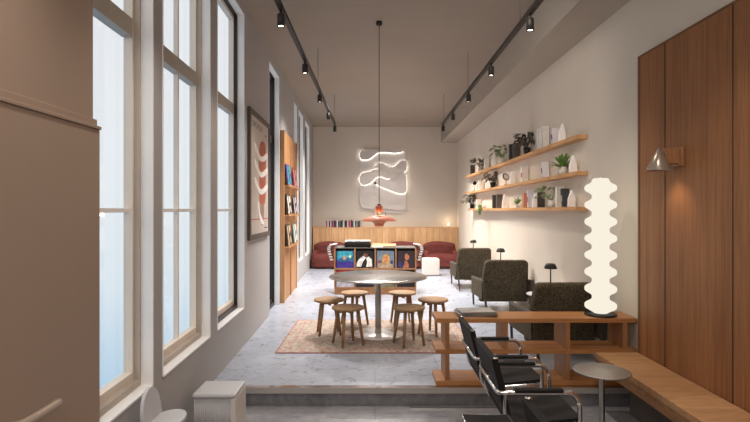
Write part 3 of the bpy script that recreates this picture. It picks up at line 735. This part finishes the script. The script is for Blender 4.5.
# ------------------------------------------------------------------ left foreground: fluted box and white chair
fx = tag(empty('fluted_cabinet', (-1.15, 3.80, ZL)), 'low white cabinet with a finely ribbed front at the end of the step', 'cabinet')
mb = MB().box(-.155, -.125, 0, .115, .15, .300)
mb.build('carcass', M_GREYPL, fx, .01)
mb = MB().box(-.165, -.145, .30, .15, .155, .335)
mb.build('top', M_GREYPL, fx, .016)
MB().box(.115, -.145, 0, .15, .155, .30).build('side_panel', plain('cabinet_side', (214,206,198), .5, 0, .02), fx, .006)
mb = MB()
for k in range(20):
    mb.tube([(-.148+k*.0135, -.126, .005), (-.148+k*.0135, -.126, .298)], .0062, 8)
mb.build('ribbed_front', M_GREYPL, fx)
wc = tag(empty('white_shell_chair', (-1.185, 2.93, ZL)), 'small white chair with rounded petal back and seat below the window', 'chair')
def petal(name, fn, rx, rz, cx, cz, th, mat):
    MB().prism([(cx+rx*math.cos(2*PI*k/40), cz+rz*math.sin(2*PI*k/40)) for k in range(40)], fn, -th/2, th/2).build(name, mat, wc, .004)
petal('backrest', lambda u, v, d: Vector((-.10+d-.10*(v-.48), u, v)), .12, .15, 0, .485, .02, M_GREYPL)
petal('seat', lambda u, v, d: Vector((u, v, .445+d+.05*u)),   .105, .15, -.015, 0, .022, M_GREYPL)
for sx in (-.07, .05):
    for sy in (-.09, .09): MB().tube([(sx*.8, sy*.8, .44), (sx, sy, 0)], .009, 8).build('leg', M_STEELT, wc)

# ------------------------------------------------------------------ poster on left wall
ps = tag(empty('framed_poster', W(6.44, 0, 1.92)), 'tall dark framed poster of white wavy bands over terracotta, on the left wall', 'poster')
ysc = lambda Y, d, z: W(Y, d, z)-ps.location
def pbox(mb, y0, y1, d0, d1, z0, z1, mi=0):
    return mb.hexa([ysc(y0,d1,z0), ysc(y0,d0,z0), ysc(y1,d0,z0), ysc(y1,d1,z0), ysc(y0,d1,z1), ysc(y0,d0,z1), ysc(y1,d0,z1), ysc(y1,d1,z1)], mi)
PY0, PY1, PZ0, PZ1 = 5.80, 7.10, 1.15, 2.68
mb = MB(); fw = .06
pbox(mb, PY0, PY1, -.035, -.003, PZ0, PZ0+fw); pbox(mb, PY0, PY1, -.035, -.003, PZ1-fw, PZ1); pbox(mb, PY0, PY0+fw, -.035, -.003, PZ0+fw, PZ1-fw); pbox(mb, PY1-fw, PY1, -.035, -.003, PZ0+fw, PZ1-fw)
mb.build('frame', plain('poster_frame', (84,78,74), .5), ps)
mb = MB(); pbox(mb, PY0+fw, PY1-fw, -.018, -.004, PZ0+fw, PZ1-fw)
pf_ = lambda u, v, d: W(u, -d, v)-ps.location
lay = [(smooth2([(6.42,2.32),(6.82,2.36),(6.84,1.9),(6.8,1.60),(6.45,1.58),(6.40,1.9)], 4), 1),
       (smooth2([(6.48,1.56),(6.72,1.56),(6.68,1.34),(6.6,1.30),(6.52,1.36)], 4), 2),
       ([(5.92,1.38),(7.0,1.38),(7.0,1.392),(5.92,1.392)], 3)]
for bz in (2.22, 2.02, 1.80):
    lay.append((smooth2([(6.12,bz+.10),(6.25,bz+.06),(6.45,bz-.03),(6.65,bz-.02),(6.92,bz+.05),(6.95,bz-.01),(6.7,bz-.085),(6.45,bz-.10),(6.25,bz-.03),(6.12,bz+.03)], 4), 4))
lay.append((smooth2([(6.30,1.58),(6.36,1.60),(6.48,1.45),(6.66,1.36),(6.7,1.31),(6.5,1.34),(6.38,1.44)], 4), 4))
for n_, (poly, mi) in enumerate(lay): mb.prism(poly, pf_, .0181, .0185+.0005*n_, mi)
# lettering line at the top of the print
x = 6.0
for k in range(9):
    w_ = .05
    z0 = 2.50; h_ = .055
    for (a, b, c, d) in ([(0,0,.012,1),(0,.86,1,1),(0,0,1,.14)] if k % 3 == 0 else [(0,0,.2,1),(.8,0,1,1),(.2,.4,.8,.55)] if k % 3 == 1 else [(.4,0,.6,1),(0,.86,1,1)]):
        mb.prism([(x+a*w_, z0+b*h_), (x+c*w_, z0+b*h_), (x+c*w_, z0+d*h_), (x+a*w_, z0+d*h_)], pf_, .0181, .019, 5)
    x += w_+.018
pbox(mb, 6.75, 6.95, -.0188, -.018, 1.26, 1.275, 5); pbox(mb, 6.80, 6.86, -.0188, -.018, 2.47, 2.50, 5)
mb.build('print', [plain('print_paper', (196,186,178), .6, 0, .03), plain('print_terra', (176,92,66), .6), plain('print_taupe', (150,120,104), .6), plain('print_red', (176,70,54), .6), plain('print_white', (240,236,232), .6, 0, .02), plain('print_ink', (44,40,40), .6)], ps)

# ------------------------------------------------------------------ display board on left wall
dp = tag(empty('display_board', W(9.03, -.03, 0)), 'tall oak display board with small ledges leaning on the left wall', 'display board')
dloc = dp.location
def dbox(mb, y0, y1, d0, d1, z0, z1, mi=0, base=dloc):
    return mb.hexa([p-base for p in (W(y0,d1,z0), W(y0,d0,z0), W(y1,d0,z0), W(y1,d1,z0), W(y0,d1,z1), W(y0,d0,z1), W(y1,d0,z1), W(y1,d1,z1))], mi)
mb = MB(); dbox(mb, 8.2, 9.86, -.05, -.004, 0, 2.785); mb.build('back_board', M_DISP, dp)
mb = MB(); dbox(mb, 8.2, 8.23, -.07, -.05, 0, 2.785); dbox(mb, 9.02, 9.05, -.07, -.05, 0, 2.785); dbox(mb, 9.83, 9.86, -.07, -.05, 0, 2.785); mb.build('batten', M_DISP, dp)
rows = [(1.90, .36), (1.42, .34), (.90, .36)]
cols = [(8.32, 8.92), (9.12, 9.72)]
art = {(0,0): ('violet and teal', (70,64,150), (50,160,160)), (0,1): ('dark red and pink', (120,30,44), (216,150,160)), (1,0): ('black and white', (24,22,24), (226,220,214)), (1,1): ('black and lilac', (30,28,32), (206,200,214)), (2,0): ('black and beige', (28,26,26), (206,180,150)), (2,1): ('teal and cream', (66,120,124), (232,222,204))}
for i, (z0, hh) in enumerate(rows):
    for j, (a, b) in enumerate(cols):
        mb = MB(); dbox(mb, a-.06, b+.04, -.13, -.05, z0-.02, z0); dbox(mb, a-.06, b+.04, -.14, -.13, z0-.02, z0+.02); mb.build('ledge', M_DISP, dp)
        nm, c1, c2 = art[(i, j)]
        for q in range(2):
            y0 = a+.01+q*.27; y1 = y0+.25
            base = W((y0+y1)/2, -.08, z0)
            mb = MB()
            P = [W(y0,-.115,z0), W(y0,-.105,z0), W(y1,-.105,z0), W(y1,-.115,z0), W(y0,-.07,z0+hh), W(y0,-.06,z0+hh), W(y1,-.06,z0+hh), W(y1,-.07,z0+hh)]
            mb.hexa([p-base for p in P])
            fn = lambda u, v, d, base=base, z0=z0, hh=hh: W(u, -(.1155-.045*(v-z0)/hh)-d, v)-base
            if q == 0:
                mb.prism(smooth2([(y0+.03,z0+.03),(y0+.10,z0+.08),(y0+.12,z0+hh-.05),(y0+.20,z0+hh-.03),(y0+.22,z0+.1),(y0+.16,z0+.02)], 3), fn, 0, .001, 1)
            else:
                mb.prism([(y0+.02,z0+hh*.55),(y1-.02,z0+hh*.7),(y1-.02,z0+hh-.02),(y0+.02,z0+hh-.02)], fn, 0, .001, 1)
                mb.prism(smooth2([(y0+.06,z0+.05),(y0+.18,z0+.05),(y0+.16,z0+.14),(y0+.08,z0+.15)], 3), fn, 0, .001, 1)
            o = mb.build('art_magazine', [plain('am_%d%d%da' % (i, j, q), c1, .4, 0, .2, 10), plain('am_%d%d%db' % (i, j, q), c2, .4)], None, 0, base)
            tag(o, '%s magazine, %s motif, on the %s ledge of the display board' % (nm, ['curved','banded'][q], ['top','middle','bottom'][i]), 'magazine', 'magazines on the display board ledges')

# ------------------------------------------------------------------ wall shelves and their contents
shz = [(2.25, 5.36, 12.0, 'top'), (1.866, 5.36, 12.0, 'middle'), (1.49, 5.36, 11.6, 'bottom')]
for z0, ya, yb, nm in shz:
    o = MB().box(-.06, ya-8, 0, .058, yb-8, .043).build('wall_shelf', M_SHELF, None, .002, (2.18, 8, z0))
    tag(o, 'long oak wall shelf, %s of three on the right wall' % nm, 'shelf', 'oak shelves on the right wall')
SX = 2.18
def sp_(px, row, X=SX): return (X, X*F/(px-CX), shz[row][0]+.0435)
def leaf(mb, base, d, L, w, droop=.3, mi=0):
    d = Vector(d).normalized(); side = d.cross(Vector((0,0,1)))
    if side.length < .05: side = Vector((1,0,0))
    side.normalize(); pts = []
    for t, ww in ((0,.15),(.3,.9),(.6,1),(.85,.6),(1,.03)):
        c = Vector(base)+d*L*t+Vector((0,0,-droop*L*t*t)); pts.append((c-side*w*ww/2, c+side*w*ww/2))
    vs = [(mb.bm.verts.new(a), mb.bm.verts.new(b)) for a, b in pts]
    for (a, b), (c, e) in zip(vs, vs[1:]):
        f = mb.bm.faces.new((a, b, e, c)); f.material_index = mi; f.smooth = True
def plant(px, row, hh, kind, label, potm=M_CER, group=None):
    p = sp_(px, row, 2.175); r = tag(empty('potted_plant', p), label, 'plant', group)
    ph = hh*.30; pr_ = min(hh*.17, .052)
    MB().lathe([(0,0),(pr_*.8,0),(pr_,ph),(pr_*.9,ph),(pr_*.85,ph*.85),(0,ph*.85)], n=24).build('pot', potm, r)
    mb = MB(); lim = .095
    def cl(v): return Vector((min(v.x, .09), v.y, v.z))
    if kind == 'dark' or kind == 'pale':
        for k in range(34 if kind == 'dark' else 22):
            a = random.uniform(0, 2*PI); rr = random.uniform(.1, .55)*hh; zz = random.uniform(.45, .95)*hh
            tip = Vector((min(rr*math.cos(a)*.9-.03, .05), rr*math.sin(a)*.8, zz))
            mb.tube([(0,0,ph*.8), tuple(tip*.5+Vector((0,0,ph*.5))), tuple(tip)], .0015, 4)
            for q in range(3):
                b_ = a+random.uniform(-1, 1)
                leaf(mb, tip, (math.cos(b_), math.sin(b_), random.uniform(-.3,.5)), hh*(.32 if kind == 'dark' else .24), hh*(.11 if kind == 'dark' else .17), .5)
        mat = M_LEAFD if kind == 'dark' else M_LEAFL
    elif kind == 'green':
        for k in range(26):
            a = random.uniform(0, 2*PI); el = random.uniform(.25, 1.35)
            leaf(mb, (0,0,ph*.8), (math.cos(a)*math.cos(el)-.12, math.sin(a)*math.cos(el), math.sin(el)), hh*random.uniform(.7,1.0), hh*.13, .35)
        mat = M_LEAFG
    else:
        for k in range(26):
            a = random.uniform(-1.0, 1.0)+PI; L = random.uniform(.5, 1.0)*hh
            yy = random.uniform(-.05,.05)
            mb.tube([(0,0,ph), (-.05,yy*.5,ph+.03), (-.085,yy,ph-.04), (-.09,yy,ph-L)], .002, 4)
            for q in range(7):
                leaf(mb, (-.09, yy, ph-L*q/7), (random.uniform(-1,0), random.uniform(-1,1), .1), .045, .028, .6)
        mat = M_LEAFG
    for v in mb.bm.verts: v.co.x = min(v.co.x, .060)
    mb.build('foliage', mat, r)
def book(px, row, w, d, h, c, label, lean=0, name='shelf_book', stripe=None):
    d = .09; p = sp_(px, row, 2.18); r = tag(empty(name, p), label, 'book', 'books and ornaments on the oak wall shelves')
    tr = Matrix.Rotation(lean, 4, 'X'); off = 0
    dz = (w/2*math.sin(abs(lean)))
    tr = Matrix.Translation((0,0,dz)) @ tr
    # spine faces the room (-x), cover faces +-y
    MB().box(-d/2, -w/2, 0, -d/2+.003, w/2, h, 0, tr).box(-d/2, -w/2, 0, d/2, -w/2+.003, h, 0, tr).box(-d/2, w/2-.003, 0, d/2, w/2, h, 0, tr).build('cover', plain('sb_%d_%d_%d' % c, c, .5), r)
    MB().box(-d/2+.003, -w/2+.003, .003, d/2-.003, w/2-.003, h-.004, 0, tr).build('pages', M_PAPER, r)
    if stripe:
        MB().box(-d/2-.001, -w*.3, h*.3, -d/2, w*.3, h*.62, 0, tr).build('spine_title', plain('sp_%d_%d_%d' % stripe, stripe, .5), r)
def house(px, row, w, h, label, c=(248,245,240)):
    w = .085; h *= .86; p = sp_(px, row, 2.18)
    q = [(-w/2,0),(w/2,0),(w*.46,h*.45),(w*.2,h*.82),(w*.08,h),(-w*.08,h),(-w*.2,h*.82),(-w*.46,h*.45)]
    o = MB().prism(q, lambda u, v, d: Vector((u, d, v)), -.018, .018).build('pointed_ornament', plain('orn_%d' % c[0], c, .6, 0, .03), None, .004, p)
    tag(o, label, 'ornament', 'books and ornaments on the oak wall shelves')
WP = (244,240,232); GP = (150,140,130); DK = (44,40,38)
# top row
book(472.5,0,.07,.13,.21,DK,'black book at the far left end of the top wall shelf')
plant(480,0,.30,'dark','dark leafy plant at the far left of the top wall shelf')
book(486.5,0,.07,.13,.22,WP,'cream book right of the far dark plant on the top shelf')
house(494,0,.16,.26,'white pointed ornament beside the pale plant on the top shelf')
plant(501.5,0,.34,'pale','pale green leafy plant on the top wall shelf')
book(512,0,.07,.13,.25,(60,54,50),'black book, left one of a pair on the top shelf')
book(516,0,.07,.13,.24,(84,78,72),'charcoal book, right one of a pair on the top shelf')
plant(527,0,.33,'dark','large dark leafy plant in the middle of the top shelf',M_BLACK)
book(541,0,.06,.13,.27,WP,'cream book left of its pair, near end of the top shelf')
book(545,0,.06,.13,.28,(234,228,218),'white book right of its pair, near end of the top shelf')
book(556,0,.05,.13,.19,(224,218,222),'white book with violet spine leaning on the top shelf',-.25,'shelf_book',(66,50,120))
house(562,0,.14,.25,'white pointed ornament near the close end of the top shelf')
# middle row
def gadget(px, row, label, h=.2):
    p = sp_(px, row, 2.175); r = tag(empty('desk_lamp', p), label, 'lamp', None)
    MB().lathe([(0,0),(.05,0),(.05,.012),(0,.014)], n=20).build('base', M_BLACK, r)
    MB().tube([(0,0,.01), (0,-.05,h*.6), (0,.03,h)], .006, 8).build('arm', M_BLACK, r)
    MB().lathe([(.012,.0),(.045,-.08),(.042,-.08),(.010,-.002)], n=20, tr=Matrix.Translation((0,.03,h)) @ Matrix.Rotation(-.9, 4, 'X')).build('head', M_BLACK, r)
gadget(474.5,1,'small black angled lamp at the far left of the middle shelf',.22)
book(481,1,.07,.13,.20,WP,'cream book at the far left of the middle wall shelf')
plant(493,1,.34,'dark','dark leafy plant on the middle wall shelf',M_BLACK)
sr = tag(empty('round_mirror', sp_(506,1,2.17)), 'small black framed round mirror tilted on the middle shelf', 'mirror')
MB().lathe([(0,0),(.035,0),(.035,.01),(.006,.014),(.006,.09),(0,.09)], n=20).build('stand', M_BLACK, sr)
trm = Matrix.Translation((0,0,.14)) @ Matrix.Rotation(.35, 4, 'Z') @ Matrix.Rotation(1.25, 4, 'X')
MB().lathe([(0,-.008),(.06,-.008),(.065,0),(.06,.008),(.052,.008),(.052,.004),(0,.004)], n=28, tr=trm).build('frame', M_BLACK, sr)
MB().lathe([(0,.005),(.05,.005),(.05,.006),(0,.006)], n=28, tr=trm).build('glass', M_CER, sr)
house(512.5,1,.15,.24,'white pointed ornament in the middle of the middle shelf')
book(524.5,1,.09,.13,.22,(232,224,214),'cream book with a red mark on the middle shelf',0,'shelf_book',(176,40,44))
book(545.5,1,.05,.13,.20,(222,218,222),'white book with violet spine leaning on the middle shelf',-.2,'shelf_book',(70,60,130))
plant(562.5,1,.30,'green','bright green fern in a white pot on the middle shelf')
house(573,1,.09,.22,'slim white pointed ornament at the near end of the middle shelf')
# bottom row
plant(472,2,.34,'dark','dark leafy plant at the far left of the bottom shelf',M_BLACK)
book(478.5,2,.08,.13,.19,WP,'cream book at the far left of the bottom shelf')
plant(484.5,2,.24,'hang','green trailing plant hanging over the bottom shelf edge')
book(495,2,.08,.13,.24,(64,58,54),'black book, left one of a pair on the bottom shelf')
book(499,2,.08,.13,.24,(92,86,80),'charcoal book, right one of a pair on the bottom shelf')
house(504.5,2,.17,.27,'white pointed ornament right of the black books, bottom shelf')
plant(518,2,.20,'green','small green fern in a white pot on the bottom shelf')
book(526.3,2,.07,.13,.21,(214,140,104),'orange book on the bottom wall shelf')
book(531,2,.05,.13,.24,(214,212,222),'pale lilac book right of the orange book, bottom shelf',-.06,'shelf_book',(90,90,140))
house(535.5,2,.12,.25,'white pointed ornament right of the lilac book, bottom shelf')
book(541,2,.04,.13,.2,(70,64,58),'slim black book left of the pale plant, bottom shelf')
plant(551.5,2,.29,'pale','pale leafy plant in a white pot on the bottom shelf')
book(560,2,.075,.13,.24,(232,224,212),'thick cream book near the close end of the bottom shelf')
book(566.3,2,.04,.13,.21,(58,62,66),'dark slate book leaning at the near end of the bottom shelf',-.25,'shelf_book',(200,200,200))
house(571.5,2,.09,.22,'slim white pointed ornament at the near end of the bottom shelf')

# ------------------------------------------------------------------ camera, world and light
cam = bpy.data.cameras.new('camera'); co = bpy.data.objects.new('camera', cam); col.objects.link(co)
co.location = (0, 0, H); co.rotation_euler = (PI/2, 0, 0)
cam.sensor_width = 36; cam.lens = F/750*36; cam.shift_y = -1/750; cam.clip_start = .05
bpy.context.scene.camera = co
w = bpy.data.worlds.new('sky'); bpy.context.scene.world = w; w.use_nodes = True; nt = w.node_tree; nt.nodes.clear()
out = nt.nodes.new('ShaderNodeOutputWorld'); bg = nt.nodes.new('ShaderNodeBackground')
tc = nt.nodes.new('ShaderNodeTexCoord'); sx = nt.nodes.new('ShaderNodeSeparateXYZ'); nt.links.new(tc.outputs['Generated'], sx.inputs[0])
mr = nt.nodes.new('ShaderNodeMapRange'); nt.links.new(sx.outputs['Z'], mr.inputs[0]); mr.inputs[1].default_value = -.42; mr.inputs[2].default_value = .42
c = ramp(nt, mr.outputs[0], [(0, s2l((120,150,174))), (.16, s2l((160,184,200))), (.34, s2l((196,205,210))), (.55, s2l((206,210,211))), (.8, s2l((208,209,210)))])
nt.links.new(c, bg.inputs[0]); bg.inputs[1].default_value = 1.45; nt.links.new(bg.outputs[0], out.inputs[0])
def light(kind, name, loc, energy, color=(1,.86,.70), **k):
    l = bpy.data.lights.new(name, kind); l.energy = energy; l.color = color
    rot = k.pop('rot', None)
    for a, v in k.items(): setattr(l, a, v)
    o = bpy.data.objects.new(name, l); col.objects.link(o); o.location = loc
    if rot: o.rotation_euler = rot
    return o
WARM = (1, .88, .765)
for X, Ys in ((-.80, [1.4,2.9,4.34,5.83,7.38,8.76,10.15]), (1.35, [1.4,2.9,4.44,5.93,7.36,8.83,10.1])):
    for yy in Ys:
        light('SPOT', 'spot_beam', (X, yy, 3.05), 52 if yy < 7 else 85, WARM, spot_size=1.9, spot_blend=1, shadow_soft_size=.06)
light('SPOT', 'unseen_ceiling_beam', (0, 7.7, 3.6), 380, (1,.97,.95), spot_size=1.9, spot_blend=.8, shadow_soft_size=.07)
light('SPOT', 'unseen_ceiling_beam', (.03, 9.9, 3.5), 230, (1,.97,.95), spot_size=.80, spot_blend=.9, shadow_soft_size=.05, rot=(math.radians(-54), 0, 0))
for x, y, e in ((-.6,11.4,520), (.9,11.2,620), (.7,9.0,330), (-.7,8.6,260), (.2,12.7,120)):
    light('SPOT', 'unseen_ceiling_beam', (x, y, 3.6), e, (1,.93,.86), spot_size=2.0, spot_blend=.8, shadow_soft_size=.12)  # added fills that brighten the rear floor, without any fixture
light('POINT', 'pendant_glow', (.05, 6.18, 1.42), 6, (1,.75,.5), shadow_soft_size=.05)
light('SPOT', 'cone_beam', (2.05, 3.68, 1.80), 6, (1,.74,.48), spot_size=2.0, spot_blend=.8, shadow_soft_size=.03)
light('POINT', 'candle_glow', (at(448.5,0,13.8).x, 13.78, 1.2), 1.2, (1,.8,.55), shadow_soft_size=.02)
for x, y in ((2.10,6.10),(2.10,8.52),(2.10,10.9)):
    light('SPOT', 'dome_beam', (x, y, .79), 1.0, (1,.8,.6), spot_size=2.4, spot_blend=.6, shadow_soft_size=.03)
light('SPOT', 'shelf_fill', (.6, 3.4, 3.5), 130, (1,.92,.84), spot_size=1.2, spot_blend=1, shadow_soft_size=.3, rot=Vector((1.6,4.4,-1.7)).to_track_quat('-Z','Y').to_euler())  # added fill to brighten the shelf items, no fixture hangs here
light('AREA', 'room_fill', (.2, -1.2, 2.6), 68, (1,.91,.83), shape='RECTANGLE', size=3.0, size_y=1.5, rot=(math.radians(72), 0, 0))
sc = bpy.context.scene
sc.view_settings.view_transform = 'Standard'; sc.view_settings.look = 'None'; sc.view_settings.exposure = 0
sc.cycles.use_denoising = True
sc.cycles.max_bounces = 8; sc.cycles.diffuse_bounces = 5; sc.cycles.glossy_bounces = 4
sc.cycles.sample_clamp_indirect = 6
